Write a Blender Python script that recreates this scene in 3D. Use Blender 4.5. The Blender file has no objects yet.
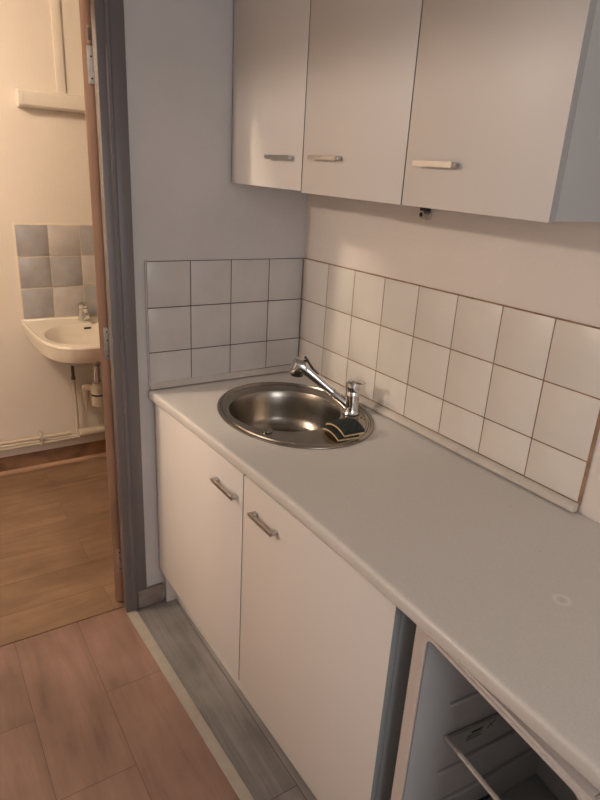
import bpy, bmesh, math, random
from mathutils import Vector, Matrix
random.seed(7)
sc = bpy.context.scene
COL = sc.collection
PI = math.pi

# ------------------------------------------------------------------ materials
def new_mat(name):
    m = bpy.data.materials.new(name); m.use_nodes = True
    nt = m.node_tree; b = nt.nodes['Principled BSDF']
    return m, nt, b
def N(nt, t, **k):
    n = nt.nodes.new(t)
    for a, v in k.items(): setattr(n, a, v)
    return n
def mat(name, col, rough=.5, metal=0, var=.04, vscale=6, bump=0, bscale=200, bdist=.001, stretch=(1,1,1), spec=.5, coat=0):
    m, nt, b = new_mat(name)
    b.inputs['Roughness'].default_value = rough; b.inputs['Metallic'].default_value = metal
    b.inputs['Specular IOR Level'].default_value = spec
    b.inputs['Coat Weight'].default_value = coat
    tc = N(nt, 'ShaderNodeTexCoord'); mp = N(nt, 'ShaderNodeMapping')
    mp.inputs['Scale'].default_value = stretch
    nt.links.new(tc.outputs['Object'], mp.inputs[0])
    nz = N(nt, 'ShaderNodeTexNoise'); nz.inputs['Scale'].default_value = vscale; nz.inputs['Detail'].default_value = 6
    nt.links.new(mp.outputs[0], nz.inputs['Vector'])
    rp = N(nt, 'ShaderNodeValToRGB')
    rp.color_ramp.elements[0].position = .3; rp.color_ramp.elements[1].position = .7
    rp.color_ramp.elements[0].color = tuple(max(0, c*(1-var)) for c in col)+(1,)
    rp.color_ramp.elements[1].color = tuple(min(1, c*(1+var)) for c in col)+(1,)
    nt.links.new(nz.outputs['Fac'], rp.inputs[0]); nt.links.new(rp.outputs[0], b.inputs['Base Color'])
    if bump:
        n2 = N(nt, 'ShaderNodeTexNoise'); n2.inputs['Scale'].default_value = bscale; n2.inputs['Detail'].default_value = 4
        nt.links.new(mp.outputs[0], n2.inputs['Vector'])
        bp = N(nt, 'ShaderNodeBump'); bp.inputs['Strength'].default_value = bump; bp.inputs['Distance'].default_value = bdist
        nt.links.new(n2.outputs['Fac'], bp.inputs['Height']); nt.links.new(bp.outputs[0], b.inputs['Normal'])
    return m
def wood(name, c1, c2, along='Y', grain=18, rough=.45, plank=None, seam=(.05,.03,.02), off=(0,0), var=.25, stagger=.5, freq=2, streak=0.0):
    """procedural boards running along the given axis; plank=(length,width)"""
    m, nt, b = new_mat(name); L = nt.links.new
    b.inputs['Roughness'].default_value = rough
    tc = N(nt, 'ShaderNodeTexCoord'); sp = N(nt, 'ShaderNodeSeparateXYZ'); L(tc.outputs['Object'], sp.inputs[0])
    cb = N(nt, 'ShaderNodeCombineXYZ')
    A, B = {'Y': ('Y','X'), 'X': ('X','Y'), 'Z': ('Z','X')}[along]
    ma = N(nt, 'ShaderNodeMath', operation='ADD'); ma.inputs[1].default_value = off[0]; L(sp.outputs[A], ma.inputs[0])
    mb = N(nt, 'ShaderNodeMath', operation='ADD'); mb.inputs[1].default_value = off[1]; L(sp.outputs[B], mb.inputs[0])
    L(ma.outputs[0], cb.inputs[0]); L(mb.outputs[0], cb.inputs[1])
    tint = None
    if plank:
        br = N(nt, 'ShaderNodeTexBrick'); br.offset = stagger; br.offset_frequency = freq; br.squash = 1
        br.inputs['Scale'].default_value = 1; br.inputs['Brick Width'].default_value = plank[0]; br.inputs['Row Height'].default_value = plank[1]
        br.inputs['Mortar Size'].default_value = .0011; br.inputs['Mortar Smooth'].default_value = .3; br.inputs['Bias'].default_value = 0
        br.inputs['Color1'].default_value = (0,0,0,1); br.inputs['Color2'].default_value = (1,1,1,1); br.inputs['Mortar'].default_value = (.5,.5,.5,1)
        L(cb.outputs[0], br.inputs['Vector']); tint = br
    # shift the grain per board
    vm = N(nt, 'ShaderNodeVectorMath', operation='MULTIPLY'); vm.inputs[1].default_value = (1.6, grain, 1); L(cb.outputs[0], vm.inputs[0])
    if tint:
        ad = N(nt, 'ShaderNodeVectorMath', operation='ADD'); sc_ = N(nt, 'ShaderNodeVectorMath', operation='SCALE'); sc_.inputs['Scale'].default_value = 7.3
        L(tint.outputs['Color'], sc_.inputs[0]); L(vm.outputs[0], ad.inputs[0]); L(sc_.outputs[0], ad.inputs[1]); vec = ad.outputs[0]
    else: vec = vm.outputs[0]
    n1 = N(nt, 'ShaderNodeTexNoise'); n1.inputs['Scale'].default_value = 1.2; n1.inputs['Detail'].default_value = 8; n1.inputs['Roughness'].default_value = .62; n1.inputs['Distortion'].default_value = .5
    L(vec, n1.inputs['Vector'])
    n3 = N(nt, 'ShaderNodeTexNoise'); n3.inputs['Scale'].default_value = 5; n3.inputs['Detail'].default_value = 5; L(tc.outputs['Object'], n3.inputs['Vector'])
    mixf = N(nt, 'ShaderNodeMath', operation='MULTIPLY_ADD'); mixf.inputs[1].default_value = .45; L(n3.outputs['Fac'], mixf.inputs[0])
    sub = N(nt, 'ShaderNodeMath', operation='MULTIPLY'); sub.inputs[1].default_value = .6; L(n1.outputs['Fac'], sub.inputs[0]); L(sub.outputs[0], mixf.inputs[2])
    rp = N(nt, 'ShaderNodeValToRGB'); rp.color_ramp.elements[0].position = .36; rp.color_ramp.elements[1].position = .68
    rp.color_ramp.elements[0].color = c1+(1,); rp.color_ramp.elements[1].color = c2+(1,)
    L(mixf.outputs[0], rp.inputs[0]); out = rp.outputs[0]
    if tint:
        hv = N(nt, 'ShaderNodeMapRange'); hv.inputs['To Min'].default_value = 1-var; hv.inputs['To Max'].default_value = 1+var*.5
        L(tint.outputs['Color'], hv.inputs[0])
        sc2 = N(nt, 'ShaderNodeVectorMath', operation='SCALE'); L(out, sc2.inputs[0]); L(hv.outputs[0], sc2.inputs['Scale'])
        mx = N(nt, 'ShaderNodeMixRGB'); mx.inputs['Color2'].default_value = seam+(1,); L(tint.outputs['Fac'], mx.inputs['Fac']); L(sc2.outputs[0], mx.inputs['Color1'])
        out = mx.outputs[0]
    L(out, b.inputs['Base Color'])
    bp = N(nt, 'ShaderNodeBump'); bp.inputs['Strength'].default_value = .15; bp.inputs['Distance'].default_value = .001
    L(n1.outputs['Fac'], bp.inputs['Height']); L(bp.outputs[0], b.inputs['Normal'])
    return m

M = {}
M['wall_warm'] = mat('white painted wallpaper', (.73,.665,.615), .85, var=.03, vscale=3, bump=.7, bscale=70, bdist=.002, spec=.2)
M['wall_shaded'] = mat('shade toned white plaster', (.60,.57,.56), .85, var=.05, vscale=4, bump=.7, bscale=80, bdist=.002, spec=.2)  # white paint darkened: the short wall's shade is put into the colour
M['wall_hall'] = mat('cream washroom plaster', (.76,.69,.60), .85, var=.03, vscale=3, bump=.4, bscale=60, bdist=.0015, spec=.2)
M['ceiling'] = mat('matt white ceiling paint', (.52,.49,.46), .9, bump=.2, spec=.2)
M['frame'] = mat('grey mauve gloss paint', (.155,.134,.134), .42, var=.10, vscale=9, bump=.25, bscale=35, stretch=(1,1,.15))
M['doorwood'] = wood('bare door edge wood', (.28,.155,.10), (.40,.235,.155), 'Z', grain=30, rough=.55)
M['floor'] = wood('reddish oak laminate', (.18,.108,.082), (.335,.205,.155), 'Y', grain=13, rough=.42, plank=(1.2,.2125), off=(.34,1.1), var=.07, stagger=.244, seam=(.12,.06,.045))
M['hallfloor'] = wood('golden oak laminate', (.165,.098,.058), (.345,.222,.138), 'X', grain=9, rough=.4, plank=(1.1,.19), off=(.2,0), var=.05, seam=(.16,.10,.06))
M['greyfloor'] = wood('grey weathered vinyl planks', (.12,.112,.11), (.315,.295,.282), 'Y', grain=22, rough=.5, plank=(1.2,.20), off=(.914,.53), var=.12, seam=(.04,.033,.03), stagger=.24)
M['trimfloor'] = mat('beige threshold strip', (.35,.315,.265), .5, var=.08, vscale=20)
M['cabinet'] = mat('white melamine', (.69,.65,.62), .42, var=.012, vscale=2, spec=.4)
M['cabedge'] = mat('grey door edges', (.33,.315,.31), .45, var=.03)  # greyer tone on the edges of the wall cabinet doors
M['cabside'] = mat('grey melamine side panel', (.40,.385,.375), .45, var=.03)  # greyer tone on wall cabinet faces towards negative y
M['dividergrey'] = mat('blue grey cabinet side panel', (.27,.29,.30), .45, var=.04)
M['chrome'] = mat('chrome', (.72,.72,.72), .10, 1, var=.04, vscale=30)
M['satin'] = mat('satin nickel', (.52,.50,.48), .36, 1, var=.06, vscale=60)
M['steel'] = mat('brushed stainless steel', (.34,.31,.27), .27, 1, var=.09, vscale=9, bump=.12, bscale=260, bdist=.0004)
M['blackplastic'] = mat('black plastic', (.018,.018,.02), .35)
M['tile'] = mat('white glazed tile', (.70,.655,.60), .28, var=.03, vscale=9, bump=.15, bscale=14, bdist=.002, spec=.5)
M['tileshaded'] = mat('shade toned glazed tile', (.57,.54,.52), .3, var=.05, vscale=11, bump=.15, bscale=14, bdist=.002)  # darker copy of the white tile, with shade put into its colour
M['grout'] = mat('stained brown grout', (.30,.18,.11), .9, var=.35, vscale=22)
M['groutdark'] = mat('dirty dark grout', (.10,.08,.07), .9, var=.4, vscale=25)
M['caulk'] = mat('off white caulk', (.55,.50,.45), .6, var=.06, vscale=30)
M['groutlight'] = mat('cream grout', (.72,.62,.48), .85, var=.05, vscale=25)
M['htileA'] = mat('marbled grey tile', (.36,.35,.35), .3, var=.22, vscale=8)
M['htileB'] = mat('marbled pale grey tile', (.49,.46,.43), .3, var=.18, vscale=8)
M['ceramic'] = mat('cream white ceramic', (.78,.72,.62), .16, var=.01, spec=.6)
M['plastic'] = mat('off white plastic', (.76,.70,.60), .4, var=.02)
M['whiteplastic'] = mat('white plastic', (.76,.71,.64), .4, var=.02)
M['pipe'] = mat('painted pipe', (.62,.53,.42), .5, var=.06, vscale=20)
M['pipedark'] = mat('bare dark pipe', (.12,.08,.06), .6)
M['skirtbrown'] = mat('worn brown skirting', (.30,.165,.09), .6, var=.45, vscale=9)
M['skirtlight'] = mat('light wood bead', (.44,.27,.17), .5, var=.08)
M['tilebrown'] = mat('grey brown skirting tile', (.27,.22,.195), .45, var=.25, vscale=18)
M['hinge'] = mat('painted hinge steel', (.62,.60,.56), .4, .6, var=.12, vscale=60)
M['hingegrey'] = mat('grey hinge steel', (.36,.37,.34), .45, .5, var=.2, vscale=60)
M['hingebrown'] = mat('overpainted hinge', (.36,.26,.19), .55, .1, var=.2, vscale=60)
M['fridge'] = mat('off white fridge plastic', (.58,.53,.51), .4, var=.02)
M['liner'] = mat('grey white fridge liner', (.55,.55,.56), .45, var=.02)
M['scourer'] = mat('dark green scouring fibre', (.018,.024,.022), .95, var=.5, vscale=90, bump=1, bscale=400, bdist=.002)
M['sponge'] = mat('tan sponge foam', (.60,.44,.23), .95, var=.25, vscale=120, bump=1, bscale=300, bdist=.002)
M['label'] = mat('white sticker', (.60,.60,.60), .5)
M['ink'] = mat('black print', (.02,.02,.02), .6)
M['red'] = mat('red rust', (.25,.05,.03), .7)
def glass_mat(name, col, rough=.03):
    m, nt, b = new_mat(name)
    b.inputs['Base Color'].default_value = col+(1,); b.inputs['Transmission Weight'].default_value = 1
    b.inputs['Roughness'].default_value = rough; b.inputs['IOR'].default_value = 1.15
    return m
M['glass'] = glass_mat('clear shelf plastic', (.86,.90,.90), .08)
M['pane'] = glass_mat('window glass', (.95,.97,.97))
# worktop with a faint ring stain and a pale scratch
def worktop_mat():
    m, nt, b = new_mat('pale grey laminate worktop'); L = nt.links.new
    b.inputs['Roughness'].default_value = .36; b.inputs['Specular IOR Level'].default_value = .5
    tc = N(nt, 'ShaderNodeTexCoord'); nz = N(nt, 'ShaderNodeTexNoise'); nz.inputs['Scale'].default_value = 260; nz.inputs['Detail'].default_value = 3
    L(tc.outputs['Object'], nz.inputs['Vector'])
    rp = N(nt, 'ShaderNodeValToRGB'); rp.color_ramp.elements[0].color = (.60,.575,.545,1); rp.color_ramp.elements[1].color = (.64,.615,.585,1)
    rp.color_ramp.elements[0].position = .35; rp.color_ramp.elements[1].position = .65
    L(nz.outputs['Fac'], rp.inputs[0]); out = rp.outputs[0]
    for (cx, cy, r, w, s, c) in ((-.317,-1.393,.013,.006,1,(.84,.81,.78,1)), (-.317,-1.393,.0,.006,1,(.40,.37,.35,1)), (-.217,-1.272,.0,.009,3.5,(.40,.37,.34,1)), (-.12,-1.12,.0,.004,1,(.33,.30,.27,1))):
        mp = N(nt, 'ShaderNodeMapping'); mp.inputs['Location'].default_value = (-cx*s, -cy, 0); mp.inputs['Scale'].default_value = (s, 1, 0)
        L(tc.outputs['Object'], mp.inputs[0])
        ln = N(nt, 'ShaderNodeVectorMath', operation='LENGTH'); L(mp.outputs[0], ln.inputs[0])
        sb = N(nt, 'ShaderNodeMath', operation='SUBTRACT'); sb.inputs[1].default_value = r; L(ln.outputs['Value'], sb.inputs[0])
        ab = N(nt, 'ShaderNodeMath', operation='ABSOLUTE'); L(sb.outputs[0], ab.inputs[0])
        mr = N(nt, 'ShaderNodeMapRange'); mr.inputs['From Min'].default_value = 0; mr.inputs['From Max'].default_value = w; mr.inputs['To Min'].default_value = .55; mr.inputs['To Max'].default_value = 0
        L(ab.outputs[0], mr.inputs[0])
        mx = N(nt, 'ShaderNodeMixRGB'); mx.inputs['Color2'].default_value = c; L(mr.outputs[0], mx.inputs['Fac']); L(out, mx.inputs['Color1']); out = mx.outputs[0]
    L(out, b.inputs['Base Color'])
    n2 = N(nt, 'ShaderNodeTexNoise'); n2.inputs['Scale'].default_value = 420; L(tc.outputs['Object'], n2.inputs['Vector'])
    bp = N(nt, 'ShaderNodeBump'); bp.inputs['Strength'].default_value = .12; bp.inputs['Distance'].default_value = .0005
    L(n2.outputs['Fac'], bp.inputs['Height']); L(bp.outputs[0], b.inputs['Normal'])
    return m
M['worktop'] = worktop_mat()

# ------------------------------------------------------------------ mesh helpers
def merge(dst, src, mi=0):
    for f in src.faces: f.material_index = mi
    me = bpy.data.meshes.new('tmp'); src.to_mesh(me); src.free()
    dst.from_mesh(me); bpy.data.meshes.remove(me)
def box(bm, x0, x1, y0, y1, z0, z1, bev=0, mi=0, seg=2, mtx=None):
    t = bmesh.new(); bmesh.ops.create_cube(t, size=1)
    for v in t.verts: v.co = Vector(((x0+x1)/2+v.co.x*(x1-x0), (y0+y1)/2+v.co.y*(y1-y0), (z0+z1)/2+v.co.z*(z1-z0)))
    if bev: bmesh.ops.bevel(t, geom=t.edges[:], offset=bev, segments=seg, affect='EDGES', profile=.5)
    if mtx: bmesh.ops.transform(t, matrix=mtx, verts=t.verts)
    merge(bm, t, mi)
def tube(bm, pts, rad, n=20, mi=0, caps=True):
    pts = [Vector(p) for p in pts]
    if not isinstance(rad, (list, tuple)): rad = [rad]*len(pts)
    t = bmesh.new(); rings = []
    d0 = (pts[1]-pts[0]).normalized(); ref = Vector((0,0,1)) if abs(d0.z) < .9 else Vector((1,0,0))
    for i, p in enumerate(pts):
        d = (pts[min(i+1, len(pts)-1)]-pts[max(i-1, 0)])
        d = d.normalized() if d.length > 1e-9 else d0
        a = d.cross(ref).normalized(); b = d.cross(a).normalized()
        rings.append([t.verts.new(p+rad[i]*(math.cos(2*PI*k/n)*a+math.sin(2*PI*k/n)*b)) for k in range(n)])
    for r0, r1 in zip(rings, rings[1:]):
        for k in range(n): t.faces.new((r0[k], r0[(k+1) % n], r1[(k+1) % n], r1[k]))
    if caps: t.faces.new(rings[0]); t.faces.new(rings[-1][::-1])
    bmesh.ops.recalc_face_normals(t, faces=t.faces); merge(bm, t, mi)
def lathe(bm, prof, c, n=32, mi=0, axis=Vector((0,0,1))):
    """prof: (radius, height) list about the axis through c"""
    axis = axis.normalized(); pts = [Vector(c)+axis*h for r, h in prof]
    t = bmesh.new(); ref = Vector((0,0,1)) if abs(axis.z) < .9 else Vector((1,0,0))
    a = axis.cross(ref).normalized(); b = axis.cross(a).normalized(); rings = []
    for (r, h), p in zip(prof, pts): rings.append([t.verts.new(p+max(r, 1e-5)*(math.cos(2*PI*k/n)*a+math.sin(2*PI*k/n)*b)) for k in range(n)])
    for r0, r1 in zip(rings, rings[1:]):
        for k in range(n): t.faces.new((r0[k], r0[(k+1) % n], r1[(k+1) % n], r1[k]))
    t.faces.new(rings[0]); t.faces.new(rings[-1][::-1])
    bmesh.ops.recalc_face_normals(t, faces=t.faces); merge(bm, t, mi)
def prism(bm, poly, axis, a0, a1, mi=0, bev=0):
    """poly: 2D points in the other two axes (xyz order), extruded along axis 0/1/2"""
    t = bmesh.new()
    def mk(p, a):
        l = list(p); l.insert(axis, a); return t.verts.new(l)
    r0 = [mk(p, a0) for p in poly]; r1 = [mk(p, a1) for p in poly]; n = len(poly)
    for k in range(n): t.faces.new((r0[k], r0[(k+1) % n], r1[(k+1) % n], r1[k]))
    t.faces.new(r0); t.faces.new(r1[::-1]); bmesh.ops.recalc_face_normals(t, faces=t.faces)
    if bev: bmesh.ops.bevel(t, geom=t.edges[:], offset=bev, segments=2, affect='EDGES')
    merge(bm, t, mi)
SLOPE = None
def obj(name, bm, mats, parent=None, loc=(0,0,0), smooth=True):
    """bm in world coordinates; loc = world position of the thing's origin"""
    if not isinstance(mats, (list, tuple)): mats = [mats]
    loc = Vector(loc)
    if SLOPE:
        for v in bm.verts: v.co.z += SLOPE[0]+SLOPE[1]*v.co.y
    if smooth:
        for f in bm.faces: f.smooth = True
        for e in bm.edges:
            if len(e.link_faces) == 2 and e.calc_face_angle(0) > math.radians(35): e.smooth = False
    me = bpy.data.meshes.new(name); 
    bmesh.ops.translate(bm, verts=bm.verts, vec=-loc)
    bm.to_mesh(me); bm.free()
    for m in mats: me.materials.append(m)
    o = bpy.data.objects.new(name, me); COL.objects.link(o)
    if parent: o.parent = parent
    else: o.location = loc
    return o
def tag(o, label, cat=None, group=None, kind=None):
    o['label'] = label
    if cat: o['category'] = cat
    if group: o['group'] = group
    if kind: o['kind'] = kind
    return o
def thing(name, label, cat, loc, group=None):
    o = bpy.data.objects.new(name, None); COL.objects.link(o); o.location = loc; o.empty_display_size = .1
    return tag(o, label, cat, group)
def struct(name, bm, mats, label=None, parent=None, smooth=True):
    o = obj(name, bm, mats, parent, smooth=smooth)
    if not parent: o['kind'] = 'structure'
    if label: o['label'] = label; o['category'] = name.split('_')[0].split('.')[0]
    return o
B = bmesh.new

# ------------------------------------------------------------------ room shell
YN = .006; XR = .006                # plaster faces sit 6 mm behind the tile faces
CEIL = 2.5; YF = 1.385; YS = -3.6; XW = -1.75; TH = .055; XH = -3.6
DX0, DX1, DZ = -1.45, -.675, 2.03  # opening between kitchen and washroom
b = B(); box(b, -2.3, DX0, YN, YN+TH, 0, CEIL); box(b, DX0, DX1, YN, YN+TH, DZ, CEIL); box(b, DX1, .1, YN, YN+TH, 0, CEIL)
struct('wall_back', b, M['wall_shaded'], 'short white wall toned greyer for shade, with a doorway at the left of the kitchen units')
b = B(); box(b, XR, .1, YS, YN, 0, CEIL)
struct('wall_right', b, M['wall_warm'], 'long textured white wall behind the worktop and wall cabinets')
b = B(); HZ = 1.975; HY0 = -1.0                                   # opening towards the lit hall on the left
box(b, XW-.07, XW, YS, HY0, 0, CEIL); box(b, XW-.07, XW, HY0, YN, HZ, CEIL)
struct('wall_left', b, M['wall_shaded'])
b = B(); WX0, WX1, WZ0, WZ1 = -1.6, -.5, .95, 2.15
box(b, XH-.1, WX0, YS-.12, YS, 0, CEIL); box(b, WX1, .1, YS-.12, YS, 0, CEIL); box(b, WX0, WX1, YS-.12, YS, 0, WZ0); box(b, WX0, WX1, YS-.12, YS, WZ1, CEIL)
struct('wall_front', b, M['wall_shaded'])
b = B(); box(b, XH-.1, .6, YF, YF+.1, 0, CEIL)
struct('wall_far', b, M['wall_hall'], 'cream washroom wall carrying the washbasin')
b = B(); box(b, XH-.1, XH, YS, YF, 0, CEIL)
struct('wall_hall', b, M['wall_hall'])
b = B(); box(b, -2.37, -2.3, YN, YF, 0, CEIL)
struct('wall_far_left', b, M['wall_hall'])
b = B(); box(b, .5, .6, YN+TH, YF, 0, CEIL); box(b, .1, .5, YN, YN+TH, 0, CEIL)
struct('wall_far_right', b, M['wall_hall'])
b = B(); box(b, XH-.1, .6, YS-.12, YF+.1, CEIL, CEIL+.08)
struct('ceiling', b, M['ceiling'])
b = B(); prism(b, [(XH, YS-.12), (-.669, YS-.12), (-.669, -.87), (-.700, .030), (XH, .030)], 2, -.06, 0)
struct('floor', b, M['floor'], 'reddish brown wood look boards of the kitchen floor')
b = B(); prism(b, [(-.6685, YS-.12), (.1, YS-.12), (.1, YN), (-.6985, YN), (-.6685, -.87)], 2, -.06, 0)
struct('floor', b, M['greyfloor'], 'grey wood look planks in front of the base cabinet')
b = B(); box(b, XH, .6, .0355, YF+.1, -.06, -.0005); box(b, XH, .6, .02, .06, -.075, -.0605)  # second box: unseen slab added to stop light leaking through the gap
struct('floor', b, M['hallfloor'], 'golden wood look floor of the washroom')
b = B(); prism(b, [(-.685, YS), (-.653, YS), (-.653, -.87), (-.682, .010), (-.719, .026), (-.685, -.87)], 2, -.06, .004, 0, .0012)
struct('trim_1', b, M['trimfloor'], 'beige strip between the reddish boards and grey planks')
# window behind the camera
b = B()
for a in ((WX0, WX0+.05, WZ0, WZ1), (WX1-.05, WX1, WZ0, WZ1), (WX0+.05, WX1-.05, WZ0, WZ0+.05), (WX0+.05, WX1-.05, WZ1-.05, WZ1), ((WX0+WX1)/2-.03, (WX0+WX1)/2+.03, WZ0+.05, WZ1-.05)):
    box(b, a[0], a[1], YS-.09, YS-.04, a[2], a[3], .004)
w = struct('window_1', b, M['whiteplastic'])
b = B(); box(b, WX0+.05, WX1-.05, YS-.07, YS-.064, WZ0+.05, WZ1-.05)
obj('pane', b, M['pane'], w)

# door frame (grey mauve) round the opening
b = B()
box(b, -.717, -.676, -.014, .026, 0, DZ, .004)                 # right jamb, front bead
box(b, -.676, -.634, -.007, .0055, 0, DZ+.045, .003)           # casing on the wall
prism(b, [(-.690,-.019), (-.682,-.019), (-.679,-.014), (-.693,-.014)], 2, 0, DZ)
box(b, DX0, -.718, -.014, .026, DZ-.035, DZ, .004); box(b, DX0-.04, -.676, -.007, .0055, DZ, DZ+.045, .003); box(b, DX0-.04, DX0, -.007, .0055, 0, DZ, .003)
box(b, DX0, DX0+.04, -.014, .026, 0, DZ-.035, .004)
fr = struct('trim_2', b, M['frame'], 'grey mauve painted door frame between kitchen and washroom')
# door leaf, opened beyond a right angle into the washroom
HX, HY = -.7035, .046
ang = math.radians(114)                                         # from the closed position (-x) swinging to +y/+x
ld = Vector((-math.cos(ang), math.sin(ang), 0)); ed = Vector((-math.sin(ang), -math.cos(ang), 0))  # leaf direction, edge direction
ed = Vector((-ld.y, ld.x, 0))
def leafbox(b, l0, l1, e0, e1, z0, z1, bev=0, mi=0):
    m = Matrix((( ld.x, ed.x, 0, HX), (ld.y, ed.y, 0, HY), (0,0,1,0), (0,0,0,1)))
    box(b, l0, l1, e0, e1, z0, z1, bev, mi, mtx=m)
b = B(); leafbox(b, 0, .74, .005, .037, .012, 2.01, .002)
d = struct('door_1', b, M['doorwood'], 'open washroom door seen along its bare reddish wooden edge')
def hinge(z0, z1, m, slot=False):
    b = B()
    leafbox(b, -.0022, .0, .004, .023, z0, z1, .0009)
    leafbox(b, -.0022, .0, -.006, .0045, z0+(z1-z0)*.50, z1-.004, .0008)
    for k in (.12, .62, .88) if not slot else (.14, .72):
        p = Vector((HX, HY, 0))+ed*.012-ld*.003; lathe(b, [(.0028,0),(.0028,.0006),(.001,.0012)], (p.x, p.y, z0+(z1-z0)*k), 10, 1, -ld)
    h = obj('hinge', b, [m, M['blackplastic']], d)
    k = B(); p = Vector((HX, HY, 0))-ed*.0045-ld*.003
    tube(k, [(p.x, p.y, z0+.006), (p.x, p.y, (z0+z1)/2), (p.x, p.y, z1)], .0042, 12)
    obj('knuckle', k, m, h)
    return h
h = hinge(1.79, 1.885, M['hinge'], True); h['label'] = 'bright steel hinge near the top of the door'
h = hinge(.978, 1.085, M['hingegrey']); h['label'] = 'grey steel hinge half way up the door'
h = hinge(.150, .245, M['hingebrown']); h['label'] = 'brown overpainted hinge near the floor'
b = B(); leafbox(b, -.0018, 0, .008, .020, 1.892, 1.935, .0008)
leafbox(b, -.0024, -.0018, .0105, .0175, 1.898, 1.928, .0002, 1)
s = obj('slot_plate', b, [M['hingebrown'], M['pipedark']], d); s['label'] = 'old oval recess above the top hinge'

# skirting tile on the short wall
b = B(); box(b, -.668, -.569, -.0085, .0055, .001, .078, .0015)
struct('baseboard_back', b, M['tilebrown'], 'grey brown skirting tile between door frame and base cabinet')
# washroom skirting
b = B(); box(b, -2.3, .5, YF-.012, YF-.0005, 0, .105, .002)
struct('baseboard_far', b, M['skirtbrown'], 'worn brown skirting board of the washroom')
b = B(); prism(b, [(YF-.013,.0), (YF-.030,.0), (YF-.029,.009), (YF-.013,.020)], 0, -2.3, .5)
struct('trim_3', b, M['skirtlight'], 'light wooden bead along the washroom skirting')
b = B(); box(b, -2.3, .5, YF-.030, YF-.0005, .107, .165, .004)
struct('trim_4', b, M['wall_hall'], 'cream ledge below the washroom pipes')

# ------------------------------------------------------------------ kitchen tiled splashbacks
def tile_right():
    b = B(); g = .0018
    ys = [0, -.1595]+[-.1595-.15*k for k in range(1, 8)]
    ys = [y for y in ys]
    rows = [(1.15, 1.30), (1.0, 1.15), (.896, 1.0)]
    box(b, .0013, .0058, ys[-1]-.004, -.0005, .874, 1.3015, 0, 1)
    for i in range(8):
        for z0, z1 in rows:
            dx = random.uniform(-.0004, .0004)
            box(b, dx, .0045, ys[i+1]+g, ys[i]-g-(.0005 if i == 0 else 0), z0+g, z1-g, .0008, 0)
    # cement edges above and beside the tiles
    box(b, .001, .0055, ys[-1]-.006, ys[-1]+.0005, .89, 1.302, .001, 1)
    o = obj('tiled_splashback', b, [M['tile'], M['grout']], None, (0, -.6, .874))
    tag(o, 'white tiles with brown grout along the long wall behind the worktop', 'tiled splashback', 'kitchen splashbacks')
def tile_back():
    b = B(); g = .0016
    xs = [0, -.144, -.294, -.444, -.594]
    box(b, -.5945, -.0005, .0018, .0058, .872, 1.2998, 0, 1)
    zb = lambda x: .899+(x/-.594)*(.893-.899)
    for i in range(4):
        xa, xb = xs[i+1]+g, xs[i]-g
        for z0, z1 in ((1.15, 1.30), (1.0, 1.15)):
            box(b, xa, xb-(.001 if i == 0 else 0), random.uniform(-.0003, .0003), .0045, z0+g, z1-g, .0008, 0)
        prism(b, [(xa, zb(xa)), (xb-(.001 if i == 0 else 0), zb(xb)), (xb-(.001 if i == 0 else 0), 1.0-g), (xa, 1.0-g)], 1, .0002, .0045, 0)
    prism(b, [(-.011, .8755), (.004, .8755), (.004, .8955), (-.001, .8955), (-.0045, .888)], 0, -.5945, -.019, 2)   # cement band under the cut tiles
    box(b, -.5985, -.594, -.001, .0055, .874, 1.302, .0008, 2)
    o = obj('tiled_splashback', b, [M['tileshaded'], M['groutdark'], M['caulk']], None, (-.3, 0, .874))
    tag(o, 'white tiles toned greyer for shade, with dark grout on the short wall left of the sink', 'tiled splashback', 'kitchen splashbacks')
tile_right(); tile_back()
# sealing strip on the worktop against the tiles
b = B()
prism(b, [(-.0006,.8765), (-.018,.8765), (-.0185,.880), (-.012,.889), (-.004,.8945), (-.0006,.895)], 1, -1.213, -.0025)
o = obj('sealing_strip', b, M['caulk'], None, (0, -.6, .8748)); tag(o, 'narrow off white sealing strip between worktop and long tiled splashback', 'trim strip')

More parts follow.
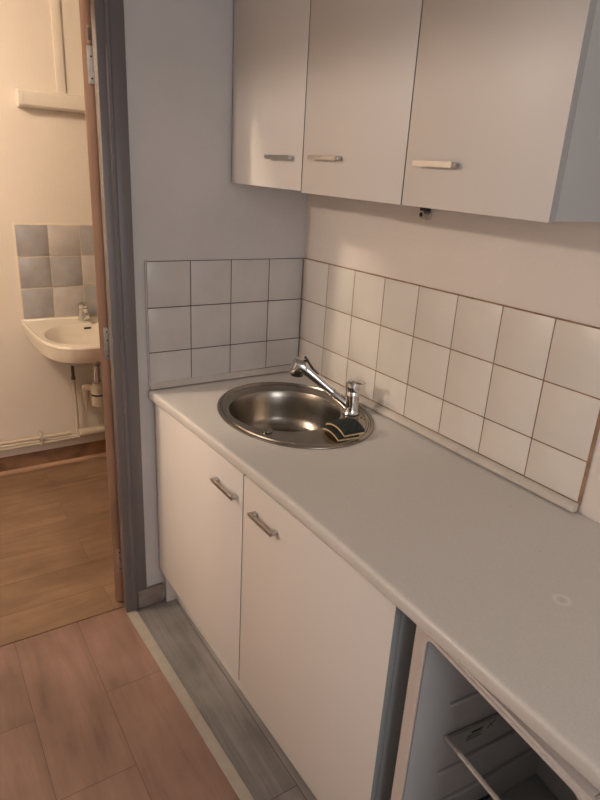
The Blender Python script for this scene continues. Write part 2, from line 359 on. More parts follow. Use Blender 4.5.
# ------------------------------------------------------------------ worktop with sink cut-out
CZ = .872; CT = .030; CF = -.584
EC = Vector((-.257, -.381)); EA, EB = .294, .236; ax1 = Vector((.0897, .996)); ax2 = Vector((.996, -.0897))
def outer(t, s=1.0): 
    return EC+ax2*(EB*s*math.cos(t))+ax1*(EA*s*math.sin(t))
CE = -1.93
def worktop():
    t = bmesh.new(); NS = 64
    rect = [(-.553,-.004), (-.0195,-.004), (-.0195,CE), (-.553,CE)]
    rect = [(-.553,-.003), (-.001,-.003), (-.001,CE), (-.553,CE)]
    ov = [t.verts.new((x, y, CZ)) for x, y in rect]; oe = [t.edges.new((ov[k], ov[(k+1) % 4])) for k in range(4)]
    iv = [t.verts.new((*outer(2*PI*k/NS, .955), CZ)) for k in range(NS)]; ie = [t.edges.new((iv[k], iv[(k+1) % NS])) for k in range(NS)]
    bmesh.ops.triangle_fill(t, use_beauty=True, use_dissolve=False, edges=oe+ie)
    # drop faces that fell inside the cut-out
    kill = []
    for f in t.faces:
        c = f.calc_center_median().to_2d()-EC
        if (c.dot(ax2)/(EB*.955))**2+(c.dot(ax1)/(EA*.955))**2 < .995 and all(v in iv for v in f.verts): kill.append(f)
    bmesh.ops.delete(t, geom=kill, context='FACES_ONLY')
    for f in t.faces:
        if f.normal.z < 0: f.normal_flip()
    r = bmesh.ops.extrude_face_region(t, geom=t.faces[:])
    vs = [g for g in r['geom'] if isinstance(g, bmesh.types.BMVert)]
    bmesh.ops.translate(t, verts=vs, vec=(0,0,-CT))
    bmesh.ops.recalc_face_normals(t, faces=t.faces)
    b = B(); merge(b, t)
    # rounded front nosing; the front edge is not quite straight
    prof = [(-.553, CZ)]+[(CF+.010-.010*math.sin(a), CZ-.010+.010*math.cos(a)) for a in [PI/2*k/5 for k in range(6)]]
    prof += [(CF+.004-.004*math.cos(a), CZ-CT+.004-.004*math.sin(a)) for a in [PI/2*k/3 for k in range(4)]]+[(-.553, CZ-CT)]
    st = [(-.003,-.0180), (-.10,-.0125), (-.22,-.006), (-.45,.003), (-.65,.011), (-.85,.0155), (-1.05,.0145), (-1.25,.012), (-1.5,.006), (-1.7,.002), (CE,.001)]
    t = bmesh.new(); rows = [[t.verts.new((x+(d if x < -.56 else 0), y, z)) for x, z in prof] for y, d in st]; n = len(prof)
    for p_, q_ in zip(rows, rows[1:]):
        for k in range(n): t.faces.new((p_[k], p_[(k+1) % n], q_[(k+1) % n], q_[k]))
    t.faces.new(rows[0]); t.faces.new(rows[-1][::-1]); bmesh.ops.recalc_face_normals(t, faces=t.faces); merge(b, t)
    return b
o = obj('worktop', worktop(), M['worktop'], None, (0,0,0)); tag(o, 'long pale grey laminate worktop with a cut-out for the round sink', 'worktop')

# ------------------------------------------------------------------ sink
def sink():
    NS = 96; b = bmesh.new(); cb = Vector((-.272, -.350)); R0 = .178; z = CZ
    rings = []
    def ring(fn): rings.append([b.verts.new(fn(2*PI*k/NS)) for k in range(NS)])
    def Bp(t): 
        d = (outer(t)-cb).normalized(); return cb+d*R0
    def along(dist, frac, zz):
        def fn(t):
            O, Q = outer(t), Bp(t); L = (Q-O).length; s = min(dist/L, frac); p = O+(Q-O)*s; return (p.x, p.y, zz)
        return fn
    for dist, fr_, zz in ((0,0,z+.0006), (.0015,.05,z+.0040), (.006,.15,z+.0058), (.010,.25,z+.0052), (.0125,.31,z+.0016), (.017,.40,z+.0014), (.0195,.46,z+.0046), (.024,.56,z+.0048), (.027,.63,z+.0018), (.036,.80,z+.0014)):
        ring(along(dist, fr_, zz))
    for fr_, zz in ((.90,z+.001), (.97,z-.0006), (1.0,z-.006)): 
        ring(lambda t, fr_=fr_, zz=zz: (*(outer(t)+(Bp(t)-outer(t))*fr_), zz))
    for r, zz in ((.174,z-.022), (.170,z-.055), (.165,z-.090), (.157,z-.112), (.142,z-.125), (.115,z-.131), (.075,z-.134), (.040,z-.137), (.030,z-.141), (.0005,z-.141)):
        ring(lambda t, r=r, zz=zz: (*(cb+(Bp(t)-cb).normalized()*r), zz))
    for a, c in zip(rings, rings[1:]):
        for k in range(NS): b.faces.new((a[k], a[(k+1) % NS], c[(k+1) % NS], c[k]))
    b.faces.new(rings[-1])
    bmesh.ops.recalc_face_normals(b, faces=b.faces)
    # outward normals should point up on the rim
    rim = rings[3][0].link_faces[0]
    if rim.normal.z < 0:
        for f in b.faces: f.normal_flip()
    return b, cb
root = thing('kitchen_sink', 'oval inset stainless steel sink with a round bowl set in the worktop', 'sink', (-.257, -.381, CZ))
L0 = root.location.copy()
sb, cb = sink()
so = obj('basin', sb, M['steel'], root, L0)
md = so.modifiers.new('thickness', 'SOLIDIFY'); md.thickness = .0008; md.offset = -1
b = B(); lathe(b, [(.028,0), (.028,.002), (.022,.003), (.020,.0015), (.001,.0012)], (cb.x, cb.y, CZ-.1408), 32)
for k in range(8):
    a = 2*PI*k/8; lathe(b, [(.0022,0),(.0022,.0022)], (cb.x+.012*math.cos(a), cb.y+.012*math.sin(a), CZ-.1405), 8, 1)
obj('drain', b, [M['steel'], M['blackplastic']], root, L0)
b = B(); lathe(b, [(.015,0), (.016,.0015), (.0155,.004), (.012,.0052), (.001,.0055)], (-.414, -.484, CZ+.0016), 28)
o = obj('knob', b, M['steel'], root, L0); o['label'] = 'small round plug control on the near rim'
# tiny dark and rusty marks by the tap
b = B()
for (x, y, r, mi) in ((-.093,-.520,.004,0), (-.110,-.522,.003,1), (-.094,-.536,.003,0)):
    lathe(b, [(r,0),(r,.0006),(r*.4,.0010)], (x, y, CZ+.0018), 9, mi)
obj('rust_spots', b, [M['red'], M['pipedark']], root, L0)

# mixer tap
FX, FY = -.097, -.470
tap = thing('mixer_tap', 'chrome single lever mixer tap with pull out spray at the back of the sink', 'tap', (FX, FY, CZ+.0025)); L0 = tap.location.copy()
b = B(); lathe(b, [(.0275,0), (.0285,.002), (.0265,.006), (.0245,.010), (.0235,.030), (.0225,.060), (.0220,.070), (.0205,.0725), (.0205,.0745)], (FX, FY, CZ+.0025), 36)
obj('body', b, M['chrome'], tap, L0)
b = B(); lathe(b, [(.0220,0), (.0232,.002), (.0232,.017), (.0220,.025), (.017,.030), (.009,.033), (.001,.034)], (FX, FY, CZ+.0785), 36)
lp = Vector((FX, FY, CZ+.104))
for i in range(1):
    prism(b, [(FY-.010, CZ+.098), (FY-.028, CZ+.108), (FY-.052, CZ+.1135), (FY-.056, CZ+.1155), (FY-.050, CZ+.119), (FY-.026, CZ+.1165), (FY-.004, CZ+.1125), (FY+.004, CZ+.104)], 0, FX-.011, FX+.011, 0, .0022)
obj('lever', b, M['chrome'], tap, L0)
p0 = Vector((FX-.004, FY+.004, CZ+.022)); p1 = Vector((-.226, -.352, 1.020)); dv = (p1-p0).normalized()
b = B(); q = lambda s: p0+(p1-p0)*s
tube(b, [q(0), q(.10), q(.32), q(.335)], [.0185,.0170,.0160,.0148], 24)
obj('spout', b, M['chrome'], tap, L0)
b = B(); tube(b, [q(.335), q(.345), q(.60), q(.80), q(.88)], [.0130,.0152,.0150,.0168,.0195], 24)
# bulbous spray head bending down
bend = [q(.86), q(.93)+Vector((0,0,.002)), q(1.0)+Vector((-.001,.001,-.002)), q(1.01)+Vector((-.003,.003,-.018)), q(1.01)+Vector((-.004,.004,-.034))]
tube(b, bend, [.0195,.0245,.0280,.0270,.0225], 24)
hd = obj('spray_head', b, M['chrome'], tap, L0)
e = bend[-1]; dn = (bend[-1]-bend[-2]).normalized()
b = B(); tube(b, [e-dn*.001, e+dn*.006, e+dn*.0075], [.0218,.0205,.017], 24)
obj('nozzle', b, M['blackplastic'], hd, L0)
b = B()
up = Vector((0,0,1)); side = dv.cross(up).normalized(); nup = side.cross(dv).normalized()
seq = [(.68,.0160), (.78,.0176), (.88,.0225), (.96,.0272), (1.01,.0290)]
t = bmesh.new(); rows = []
for s, r in seq:
    w = .007 if s < .95 else .0085
    c = q(s)+(Vector((0,0,.002)) if s > .9 else Vector((0,0,0)))
    rows.append([t.verts.new(c+side*(w*k)+nup*(math.sqrt(max(r*r-(w*k)**2, 0))+.0016)) for k in (-1,-.5,0,.5,1)])
for a, c in zip(rows, rows[1:]):
    for k in range(4): t.faces.new((a[k], a[k+1], c[k+1], c[k]))
bmesh.ops.recalc_face_normals(t, faces=t.faces)
r = bmesh.ops.extrude_face_region(t, geom=t.faces[:]); bmesh.ops.translate(t, verts=[g for g in r['geom'] if isinstance(g, bmesh.types.BMVert)], vec=-nup*.003)
bmesh.ops.recalc_face_normals(t, faces=t.faces); merge(b, t)
obj('spray_button', b, M['blackplastic'], hd, L0)

# sponges
def arched(bm, cx, cy, z0, lx, ly, rot, h, arch, mi, tilt=0):
    t = bmesh.new(); n = 12; m = 4; top = []; bot = []
    for i in range(n+1):
        u = -1+2*i/n; zz = z0+arch*(1-u*u)+tilt*u
        for j in range(m+1):
            v = -1+2*j/m
            x, y = u*lx/2, v*ly/2; X = cx+x*math.cos(rot)-y*math.sin(rot); Y = cy+x*math.sin(rot)+y*math.cos(rot)
            top.append(t.verts.new((X, Y, zz+h))); bot.append(t.verts.new((X, Y, zz)))
    W = m+1
    for i in range(n):
        for j in range(m):
            k = i*W+j
            t.faces.new((top[k], top[k+1], top[k+W+1], top[k+W])); t.faces.new((bot[k], bot[k+W], bot[k+W+1], bot[k+1]))
    for i in range(n):
        for j in (0, m):
            k = i*W+j; t.faces.new((top[k], top[k+W], bot[k+W], bot[k]))
    for j in range(m):
        for i in (0, n):
            k = i*W+j; t.faces.new((top[k], bot[k], bot[k+1], top[k+1]))
    bmesh.ops.recalc_face_normals(t, faces=t.faces); merge(bm, t, mi)
def sponge(label, cx, cy, z0, lx, ly, rot, arch, tilt, hf, hs):
    s = thing('sponge', label, 'sponge', (cx, cy, z0), 'sponges on the sink rim'); L = s.location.copy()
    b = B(); arched(b, cx, cy, z0, lx, ly, rot, hf, arch, 0, tilt); obj('foam', b, M['sponge'], s, L)
    b = B(); arched(b, cx, cy, z0+hf+.0002, lx*1.01, ly*1.01, rot, hs, arch, 0, tilt); obj('scouring_pad', b, M['scourer'], s, L)
sponge('lower arched tan sponge with dark scouring face on the sink rim', -.234, -.600, .8762, .092, .068, math.radians(-97), .008, .0, .005, .007)
sponge('upper arched dark scouring sponge lying on the other sponge by the tap', -.222, -.603, .8900, .098, .070, math.radians(-93), .013, .0, .005, .007)

# ------------------------------------------------------------------ cabinets
def handle(parent, L0, x, y0, y1, z, proj=.024):
    """straight bar handle on a door facing -x, running from y0 (left) to y1"""
    b = B()
    prism(b, [(x-proj, y0), (x-proj, y1), (x-proj+.006, y1+.0015), (x-proj+.006, y0-.0015)], 2, z-.0055, z+.0055, 0, .0014)
    h = obj('handle', b, M['satin'], parent, L0)
    for y in (y0-.009, y1+.009):
        b = B(); box(b, x-proj+.0062, x-.0002, y-.008, y+.008, z-.005, z+.005, .0018)
        obj('handle_foot', b, M['satin'], h, L0)
# base cabinet
DFX = -.572; DT = .018                     # door front plane
cab = thing('base_cabinet', 'white two door base cabinet under the sink end of the worktop', 'base cabinet', (-.3, -.62, 0)); L0 = cab.location.copy()
b = B(); ZT = CZ-CT-.0015; ZB = .130
box(b, DFX+DT+.002, -.02, -.022, -.006, .0, ZT, .0006)                 # left side
box(b, DFX+DT+.002, -.02, -.641, -.624, ZB+.0165, ZT-.16, .0006)
box(b, DFX+DT+.002, -.02, -1.198, -.023, ZB, ZB+.016, .0006)
box(b, -.028, -.02, -1.198, -.023, ZB+.017, ZT, .0006)
box(b, DFX+DT+.002, DFX+DT+.02, -1.198, -.023, ZT-.05, ZT, .0006)
obj('carcass', b, M['cabinet'], cab, L0)
b = B(); box(b, DFX+DT+.002, -.02, -1.2205, -1.1995, .0, ZT, .0006)
o = obj('side_panel', b, M['dividergrey'], cab, L0); o['label'] = 'blue grey side panel facing the refrigerator gap'
b = B(); box(b, -.512, -.496, -1.198, -.023, 0, ZB-.001, .0006)
obj('plinth', b, M['cabinet'], cab, L0)
ZD0, ZD1 = .148, ZT-.003
for (ya, yb, hy0, hy1, hz) in ((-.004, -.6350, -.484, -.612, .759), (-.6390, -1.222, -.699, -.813, .760)):
    b = B(); box(b, DFX, DFX+DT, yb, ya, ZD0, ZD1, .0015)
    dr = obj('door', b, [M['cabinet'], M['dividergrey']], cab, L0)
    for p in dr.data.polygons:
        if p.normal.y < -.5: p.material_index = 1
    handle(dr, L0, DFX, hy0, hy1, hz, .022)
cab.rotation_euler = (0, 0, math.radians(1.0)); cab.location.y += .004
# end panel at the far end of the worktop (beyond the frame)
b = B(); box(b, -.56, -.02, -1.925, -1.907, 0, ZT, .001)
o = obj('end_panel', b, M['cabinet'], None, (-.3, -1.916, 0)); tag(o, 'white upright panel holding up the near end of the worktop', 'panel')

# wall cabinets
WF = -.300; WT = .017; Z0, Z1 = 1.528, 2.235
SLOPE = (.0155, .0199)
def wall_cab(name_label, y0, y1, doors):
    c = thing('wall_cabinet', name_label, 'wall cabinet', (-.15, (y0+y1)/2, Z0), 'wall cabinets'); L0 = c.location.copy()
    xb, xf = .004, WF+WT+.002
    b = B()
    box(b, xf, xb, y0-.017, y0-.0015, Z0+.002, Z1, .0006); box(b, xf, xb, y1+.001, y1+.017, Z0+.002, Z1, .0006)
    box(b, xf, xb, y1+.018, y0-.018, Z0+.002, Z0+.018, .0006); box(b, xf, xb, y1+.018, y0-.018, Z1-.016, Z1, .0006)
    box(b, xb-.004, xb, y1+.018, y0-.018, Z0+.019, Z1-.017); box(b, xf+.02, xb-.005, y1+.018, y0-.018, 1.87, 1.886, .0006)
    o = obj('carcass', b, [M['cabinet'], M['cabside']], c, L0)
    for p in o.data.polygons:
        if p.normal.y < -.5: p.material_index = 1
    for (a, e, h0, h1, hz, dz) in doors:
        b = B(); box(b, WF, WF+WT, e, a, Z0-.001+dz, Z1-.001, .0012)
        d = obj('door', b, [M['cabinet'], M['cabedge']], c, L0)
        for p in d.data.polygons:
            if abs(p.normal.x) < .5: p.material_index = 1
        handle(d, L0, WF, h0, h1, hz, .022)
wall_cab('white two door wall cabinet next to the short wall', -.001, -.8282, [(-.002, -.4195, -.250, -.378, 1.614, .004), (-.4230, -.8270, -.476, -.599, 1.617, 0)])
wall_cab('white single door wall cabinet at the right end of the row', -.8290, -1.207, [(-.8300, -1.206, -.872, -.984, 1.6125, 0)])
SLOPE = None
# small round fitting on the wall below the cabinets
c = thing('pipe_stub', 'small round grey pipe stub with a dark opening just under the wall cabinets', 'pipe stub', (.005, -.605, 1.495)); L0 = c.location.copy()
b = B(); lathe(b, [(.014,0), (.014,.004), (.010,.006), (.010,.020), (.011,.021), (.0105,.024)], (.0055, -.605, 1.494), 24, 0, Vector((-1,0,0)))
obj('ring', b, M['satin'], c, L0)
b = B(); lathe(b, [(.006,0), (.006,.0008)], (-.0186, -.602, 1.495), 16, 0, Vector((-1,0,0)))
obj('opening', b, M['blackplastic'], c, L0)
b = B(); box(b, -.020, -.003, -.622, -.596, 1.5055, 1.5165, .001)
obj('clip', b, M['blackplastic'], c, L0)

# ------------------------------------------------------------------ refrigerator (door swung out of view)
FR = thing('refrigerator', 'small off white under worktop refrigerator standing open with an empty grey interior', 'refrigerator', (-.541, -1.262, 0))
FR.rotation_euler = (0, 0, math.radians(-6.0))
# local frame: x into the wall, y negative to the right, front plane x = 0
W, H, D = .396, .829, .47
L0 = Vector((0,0,0))
def fp(name, b, m, parent=None):
    return obj(name, b, m, parent or FR, L0)
b = B(); t_ = .025
box(b, .004, D, -t_, 0, .02, H-.004, .003); box(b, .004, D, -W, -W+t_, .02, H-.004, .003)
box(b, .004, D, -W+t_, -t_, .02, .10, .002); box(b, .004, D, -W+t_, -t_, H-.010, H-.004, .002); box(b, D-.03, D, -W+t_, -t_, .10, H-.0105, .002)
for y in (-.05, -W+.05):
    for x in (.05, D-.05): tube(b, [(x, y, 0), (x, y, .022)], .016, 12)
fp('body', b, M['fridge'])
# front frame with rounded inner corners
def rrect(x0, x1, z0, z1, r, n=6):
    pts = []
    for cx, cz, a0 in ((x1-r, z1-r, 0), (x0+r, z1-r, PI/2), (x0+r, z0+r, PI), (x1-r, z0+r, 3*PI/2)):
        for k in range(n+1):
            a = a0+PI/2*k/n; pts.append((cx+r*math.cos(a), cz+r*math.sin(a)))
    return pts
def frame_ring(xa, xb, o_, i_, mi, b):
    t = bmesh.new(); n = len(o_)
    A = [[t.verts.new((x, p[0], p[1])) for p in loop] for x in (xa, xb) for loop in (o_, i_)]
    of, inf, ob, inb = A
    for k in range(n):
        j = (k+1) % n
        t.faces.new((of[k], of[j], inf[j], inf[k])); t.faces.new((ob[k], inb[k], inb[j], ob[j]))
        t.faces.new((of[k], ob[k], ob[j], of[j])); t.faces.new((inf[k], inf[j], inb[j], inb[k]))
    bmesh.ops.recalc_face_normals(t, faces=t.faces); merge(b, t, mi)
b = B()
frame_ring(-.002, .004, rrect(-W, 0, .02, H-.004, .006), rrect(-W+t_, -t_, .10, H-.012, .022), 0, b)
fp('front_frame', b, M['fridge'])
b = B()
frame_ring(-.005, -.0021, rrect(-W+t_-.002, -t_+.002, .098, H-.010, .024), rrect(-W+t_+.009, -t_-.009, .109, H-.017, .016), 0, b)
o = fp('inner_lip', b, M['fridge'])
b = B()                                            # liner: five thin walls with moulded shelf ribs
yl, yr = -t_-.0005, -W+t_+.0005
box(b, .0045, D-.031, yl-.004, yl, .101, H-.011); box(b, .0045, D-.031, yr, yr+.004, .101, H-.011)
box(b, .0045, D-.031, yr+.004, yl-.004, .101, .105); box(b, .0045, D-.031, yr+.004, yl-.004, H-.015, H-.011); box(b, D-.035, D-.031, yr+.004, yl-.004, .105, H-.015)
for z in (.62, .53, .435, .34, .245):
    for (ya, yb) in ((yl-.012, yl-.004), (yr+.004, yr+.012)):
        box(b, .085, D-.05, ya, yb, z-.011, z-.003, .0025)
box(b, D-.20, D-.036, yr+.004, yl-.004, .106, .25, .004)   # compressor hump at the back
fp('liner', b, M['liner'])
b = B(); box(b, .092, D-.06, yr+.006, yl-.006, .5275, .5315, .0008)
sh = fp('shelf', b, M['glass']); sh['label'] = 'clear shelf half way up'
b = B(); box(b, .084, .0918, yr+.006, yl-.0062, .526, .5335, .0015)
obj('shelf_trim', b, M['fridge'], sh, L0)
b = B(); 
DB = (.075, .275, yr+.02, yl-.02, .12, .30)
box(b, DB[0], DB[0]+.003, DB[2], DB[3], DB[4], DB[5], .001); box(b, DB[1]-.003, DB[1], DB[2], DB[3], DB[4], DB[5], .001)
box(b, DB[0]+.003, DB[1]-.003, DB[2], DB[2]+.003, DB[4], DB[5], .001); box(b, DB[0]+.003, DB[1]-.003, DB[3]-.003, DB[3], DB[4], DB[5], .001); box(b, DB[0]+.003, DB[1]-.003, DB[2]+.003, DB[3]-.003, DB[4], DB[4]+.003)
fp('crisper_drawer', b, M['glass'])
b = B(); box(b, .150, .245, yl-.0046, yl-.0041, .470, .512); sk = fp('sticker', b, M['label']); sk['label'] = 'pale printed sticker on the left inner wall'
b = B()
box(b, .170, .200, yl-.0052, yl-.0047, .4945, .500)
for k, (x0, x1) in enumerate(((.160,.202), (.160,.196), (.160,.205))): box(b, x0, x1, yl-.0051, yl-.0047, .488-.006*k, .4895-.006*k)
for a, e in (((.215,.486), (.232,.504)), ((.232,.486), (.215,.504))):
    tube(b, [(a[0], yl-.0049, a[1]), (e[0], yl-.0049, e[1])], .0006, 6)
obj('print', b, M['ink'], sk, L0)

# ------------------------------------------------------------------ washroom
# tiled splashback above the washbasin
b = B(); X0 = -.765; tw = .152; g = .003
box(b, X0-.004, X0+4*tw+.004, YF-.0045, YF-.0005, .832, 1.302, .001, 2)
for i in range(4):
    for j in range(3):
        mi = 0 if (i+j) % 2 == 0 or (i, j) == (0, 1) else 1
        box(b, X0+i*tw+g, X0+(i+1)*tw-g, YF-.008, YF-.003, 1.298-(j+1)*.155+g, 1.298-j*.155-g, .0012, mi)
o = obj('tiled_splashback', b, [M['htileA'], M['htileB'], M['groutlight']], None, (-.46, YF, .832))
tag(o, 'marbled grey tiles in cream grout above the small washbasin', 'tiled splashback')

# washbasin: D shaped bowl hung on the wall
wb = thing('washbasin', 'cream white wall hung washbasin seen through the doorway', 'washbasin', (-.46, YF, .83)); L0 = wb.location.copy()
def Dshape(hw, y0, y1, cx, n=36, p=4.4):
    """outline from back left round the front to back right"""
    pts = []
    for k in range(n+1):
        a = PI*k/n; c, s = math.cos(a), math.sin(a)
        x = cx-hw*math.copysign(abs(c)**(2/p), c); y = y1-(y1-y0)*abs(s)**(2/p)
        pts.append((x, y))
    return pts
BX, BY0, BY1, BZ = -.487, .75, YF-.009, .83
def basin():
    t = bmesh.new(); loops = []
    def lp(hw, y0, y1, z, cx=BX, p=4.4, zf=0):
        loops.append([t.verts.new((x, y, z+zf*(y1-y)/(y1-y0))) for x, y in Dshape(hw, y0, y1, cx, p=p)])
    lp(.11, BY1-.22, BY1, BZ-.205); lp(.16, BY1-.33, BY1, BZ-.175); lp(.215, BY0+.16, BY1, BZ-.125); lp(.262, BY0+.06, BY1, BZ-.092); lp(.281, BY0+.025, BY1, BZ-.078); lp(.288, BY0+.008, BY1, BZ-.050); lp(.291, BY0+.004, BY1, BZ-.020)
    lp(.294, BY0, BY1, BZ-.008); lp(.291, BY0+.004, BY1, BZ+.001); lp(.286, BY0+.014, BY1, BZ+.002); lp(.280, BY0+.022, BY1, BZ-.004)
    lp(.270, BY0+.034, BY1-.001, BZ-.006)
    n = len(loops[0])
    for a, c in zip(loops, loops[1:]):
        for k in range(n-1): t.faces.new((a[k], a[k+1], c[k+1], c[k]))
    # bowl inside: closed loops
    inner = []
    NN = 2*(n-1)
    def cl(hx, hy, cy, z, p=2.3):
        L = []
        for k in range(NN):
            a = 2*PI*k/NN; c, s = -math.cos(a), math.sin(a)
            L.append(t.verts.new((BX+.0+hx*math.copysign(abs(c)**(2/p), c), cy-hy*math.copysign(abs(s)**(2/p), s), z)))
        inner.append(L)
    cy = (BY0+.045+BY1-.13)/2; hy = (BY1-.13-BY0-.045)/2
    cl(.245, hy, cy, BZ-.007); cl(.237, hy-.008, cy, BZ-.014); cl(.215, hy-.02, cy, BZ-.05); cl(.17, hy-.06, cy, BZ-.095); cl(.10, hy-.12, cy, BZ-.118); cl(.02, .02, cy, BZ-.124)
    for a, c in zip(inner, inner[1:]):
        for k in range(NN): t.faces.new((a[k], a[(k+1) % NN], c[(k+1) % NN], c[k]))
    t.faces.new(inner[-1])
    # deck between rim loop and bowl loop
    R = loops[-1]
    for k in range(n-1): t.faces.new((R[k], R[k+1], inner[0][k+1], inner[0][k]))
    back = [inner[0][(n-1+k) % NN] for k in range(n)]   # right end round the back to left end
    for k in range(n-1):
        x0 = BX+.270-2*.270*k/(n-1); x1 = BX+.270-2*.270*(k+1)/(n-1)
        if k == 0: pv = R[-1]
        nx = R[0] if k == n-2 else t.verts.new((x1, BY1-.001, BZ-.006))
        t.faces.new((pv, nx, back[k+1], back[k])); pv = nx
    t.faces.new(loops[0])
    for a, c in zip(loops, loops[1:]):
        pass
    bmesh.ops.recalc_face_normals(t, faces=t.faces)
    return t
bb = obj('bowl', basin(), M['ceramic'], wb, L0)
b = B(); box(b, BX-.292, BX+.292, BY1-.006, BY1+.006, BZ-.06, BZ+.003, .002)
obj('back_edge', b, M['ceramic'], wb, L0)
b = B(); box(b, BX-.020, BX+.016, BY1-.1455, BY1-.1435, BZ-.036, BZ-.026, .0006)
oo = obj('overflow', b, M['blackplastic'], wb, L0)
TX, TY = -.487, YF-.075
tp = thing('mixer_tap', 'short chrome tap on the cream washbasin', 'tap', (TX, TY, BZ-.0058)); L0 = tp.location.copy()
b = B(); lathe(b, [(.028,0), (.028,.003), (.025,.006), (.024,.060), (.021,.064), (.001,.065)], (TX, TY, BZ-.0055), 24)
obj('body', b, M['chrome'], tp, L0)
b = B(); tube(b, [(TX, TY-.014, BZ+.022), (TX, TY-.06, BZ+.032), (TX, TY-.095, BZ+.028)], [.012,.011,.010], 16)
obj('spout', b, M['chrome'], tp, L0)
b = B(); lathe(b, [(.023,0), (.025,.004), (.024,.020), (.014,.026), (.001,.027)], (TX, TY, BZ+.0605), 24)
box(b, TX-.006, TX+.006, TY-.065, TY-.006, BZ+.075, BZ+.082, .002)
obj('lever', b, M['chrome'], tp, L0)
# drain and pipes
TRX, TRY = -.458, 1.22
dr = thing('drain_trap', 'cream bottle trap hanging under the washbasin', 'drain trap', (TRX, TRY, .40)); L0 = dr.location.copy()
b = B(); lathe(b, [(.020,0), (.020,.09)], (TRX, TRY, .51), 24)
obj('tailpiece', b, M['chrome'], dr, L0)
b = B()
lathe(b, [(.030,0), (.036,.004), (.037,.055), (.033,.060), (.033,.068), (.038,.070), (.038,.105), (.034,.110), (.028,.118), (.028,.130)], (TRX, TRY, .375), 28)
obj('trap_bottle', b, M['plastic'], dr, L0)
b = B(); lathe(b, [(.0385,0), (.0392,.001), (.0392,.005), (.0385,.006)], (TRX, TRY, .437), 28)
obj('seal', b, M['blackplastic'], dr, L0)
b = B()
PX = -.500; PY = YF-.062
tube(b, [(TRX, TRY, .455), (TRX-.02, TRY+.05, .462), (PX, PY-.03, .462), (PX, PY-.006, .452), (PX, PY, .43), (PX, PY, .30), (PX, PY, .19)], [.017,.018,.020,.021,.021,.021,.021], 18)
tube(b, [(PX-.055, PY, .188), (PX, PY, .188), (.2, PY, .196), (.48, PY, .198)], .024, 18)
obj('waste_pipe', b, M['pipe'], dr, L0)
b = B(); QX = -.555; QY = YF-.045
tube(b, [(QX, QY, .50), (QX+.004, QY, .30), (QX, QY-.004, .17), (QX-.01, QY-.004, .162), (-1.2, QY-.004, .158), (-2.29, QY-.004, .158)], .0085, 12, 0)
tube(b, [(QX, QY, .60), (QX, QY, .505)], .0085, 12, 1)
lathe(b, [(.011,0), (.011,.014)], (QX, QY, .498), 14, 1)
o = obj('water_pipe', b, [M['pipe'], M['pipedark']], None, (QX, QY, .165)); tag(o, 'thin water pipe dropping from the washbasin, lower of the two running left', 'pipe')
b = B(); tube(b, [(PX-.09, QY-.006, .192), (-1.2, QY-.006, .200), (-2.29, QY-.006, .205)], .0105, 12, 0)
for x in (-.745, -1.6): box(b, x-.006, x+.006, QY-.018, YF-.001, .148, .212, .002)
o = obj('water_pipe', b, M['pipe'], None, (PX-.09, QY-.02, .192)); tag(o, 'thin cream water pipe, upper of the two running left with a clip', 'pipe')
# wall lamp housing and its cable cover
b = B(); prof = [(YF-.0005, 1.815), (YF-.055, 1.815), (YF-.066, 1.824), (YF-.070, 1.85), (YF-.066, 1.878), (YF-.055, 1.886), (YF-.0005, 1.886)]
lamp = thing('strip_lamp', 'unlit cream strip lamp fixed high on the washroom wall', 'lamp', (-.38, YF, 1.815)); L0 = lamp.location.copy()
prism(b, prof, 0, -.678, -.09); obj('diffuser', b, M['plastic'], lamp, L0)
b = B(); prof2 = [(YF-.0005, 1.813), (YF-.056, 1.813), (YF-.068, 1.822), (YF-.072, 1.85), (YF-.068, 1.880), (YF-.056, 1.888), (YF-.0005, 1.888)]
prism(b, prof2, 0, -.700, -.6785, 0, .0015); obj('end_cap', b, M['whiteplastic'], lamp, L0)
b = B(); prism(b, prof2, 0, -.0895, -.068, 0, .0015); obj('end_cap', b, M['whiteplastic'], lamp, L0)
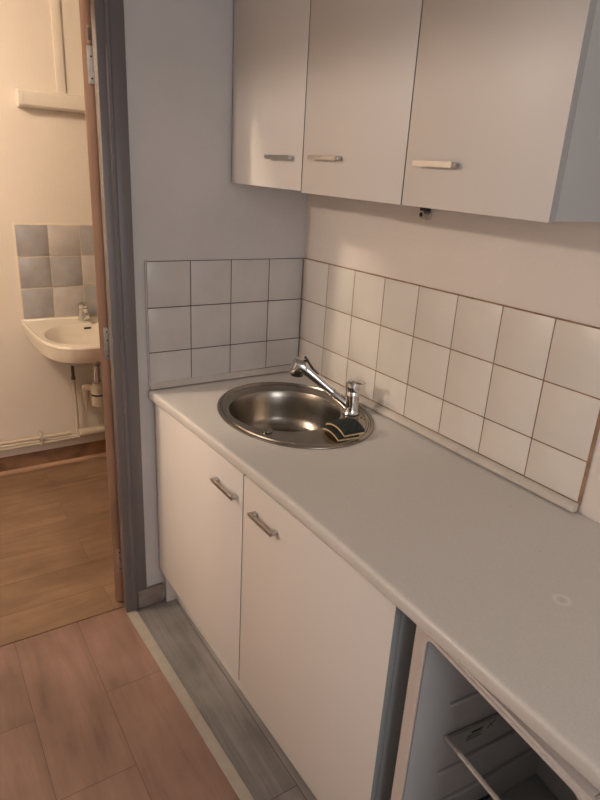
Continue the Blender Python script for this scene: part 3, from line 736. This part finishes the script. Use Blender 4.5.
b = B(); box(b, -.520, -.478, YF-.009, YF-.0005, 1.890, CEIL-.001, .003)
o = obj('cable_cover', b, M['wall_hall'], None, (-.5, YF, 1.89)); tag(o, 'cream vertical cable cover running up from the strip lamp', 'cable cover')

# ------------------------------------------------------------------ lights
def light(name, kind, loc, energy, col, **k):
    l = bpy.data.lights.new(name, kind); l.energy = energy; l.color = col
    for a, v in k.items(): setattr(l, a, v)
    o = bpy.data.objects.new(name, l); COL.objects.link(o); o.location = loc; return o
light('hall_bulb', 'POINT', (-2.75, .0, 2.07), 66, (1, .83, .70), shadow_soft_size=.05)
light('washroom_bulb', 'POINT', (-1.83, .30, 2.40), 52, (1, .80, .60), shadow_soft_size=.05)
wl = light('window_daylight', 'AREA', ((WX0+WX1)/2, YS+.01, (WZ0+WZ1)/2), 19, (1, .98, .97), shape='RECTANGLE', size=1.0, size_y=1.1)
wl.rotation_euler = (math.radians(90), 0, 0)
w = bpy.data.worlds.new('World'); sc.world = w; w.use_nodes = True
w.node_tree.nodes['Background'].inputs[0].default_value = (.5, .62, .8, 1); w.node_tree.nodes['Background'].inputs[1].default_value = .5

# ------------------------------------------------------------------ camera
cam = bpy.data.cameras.new('camera'); co = bpy.data.objects.new('camera', cam); COL.objects.link(co)
yaw, pitch, roll = .5921, -.3484, .0578
f = Vector((math.sin(yaw)*math.cos(pitch), math.cos(yaw)*math.cos(pitch), math.sin(pitch)))
r = Vector((math.cos(yaw), -math.sin(yaw), 0)); u = r.cross(f)
c_, s_ = math.cos(roll), math.sin(roll); r2 = c_*r+s_*u; u2 = -s_*r+c_*u
mw = Matrix.Identity(4)
for i in range(3): mw[i][0] = r2[i]; mw[i][1] = u2[i]; mw[i][2] = -f[i]
mw.translation = Vector((-1.239, -1.8719, 1.5612)); co.matrix_world = mw
cam.sensor_width = 36; cam.lens = 599.03*36/800; cam.clip_start = .02
sc.camera = co
sc.view_settings.view_transform = 'Standard'; sc.view_settings.look = 'None'; sc.view_settings.gamma = 1; sc.view_settings.exposure = .06
sc.view_settings.use_curve_mapping = False
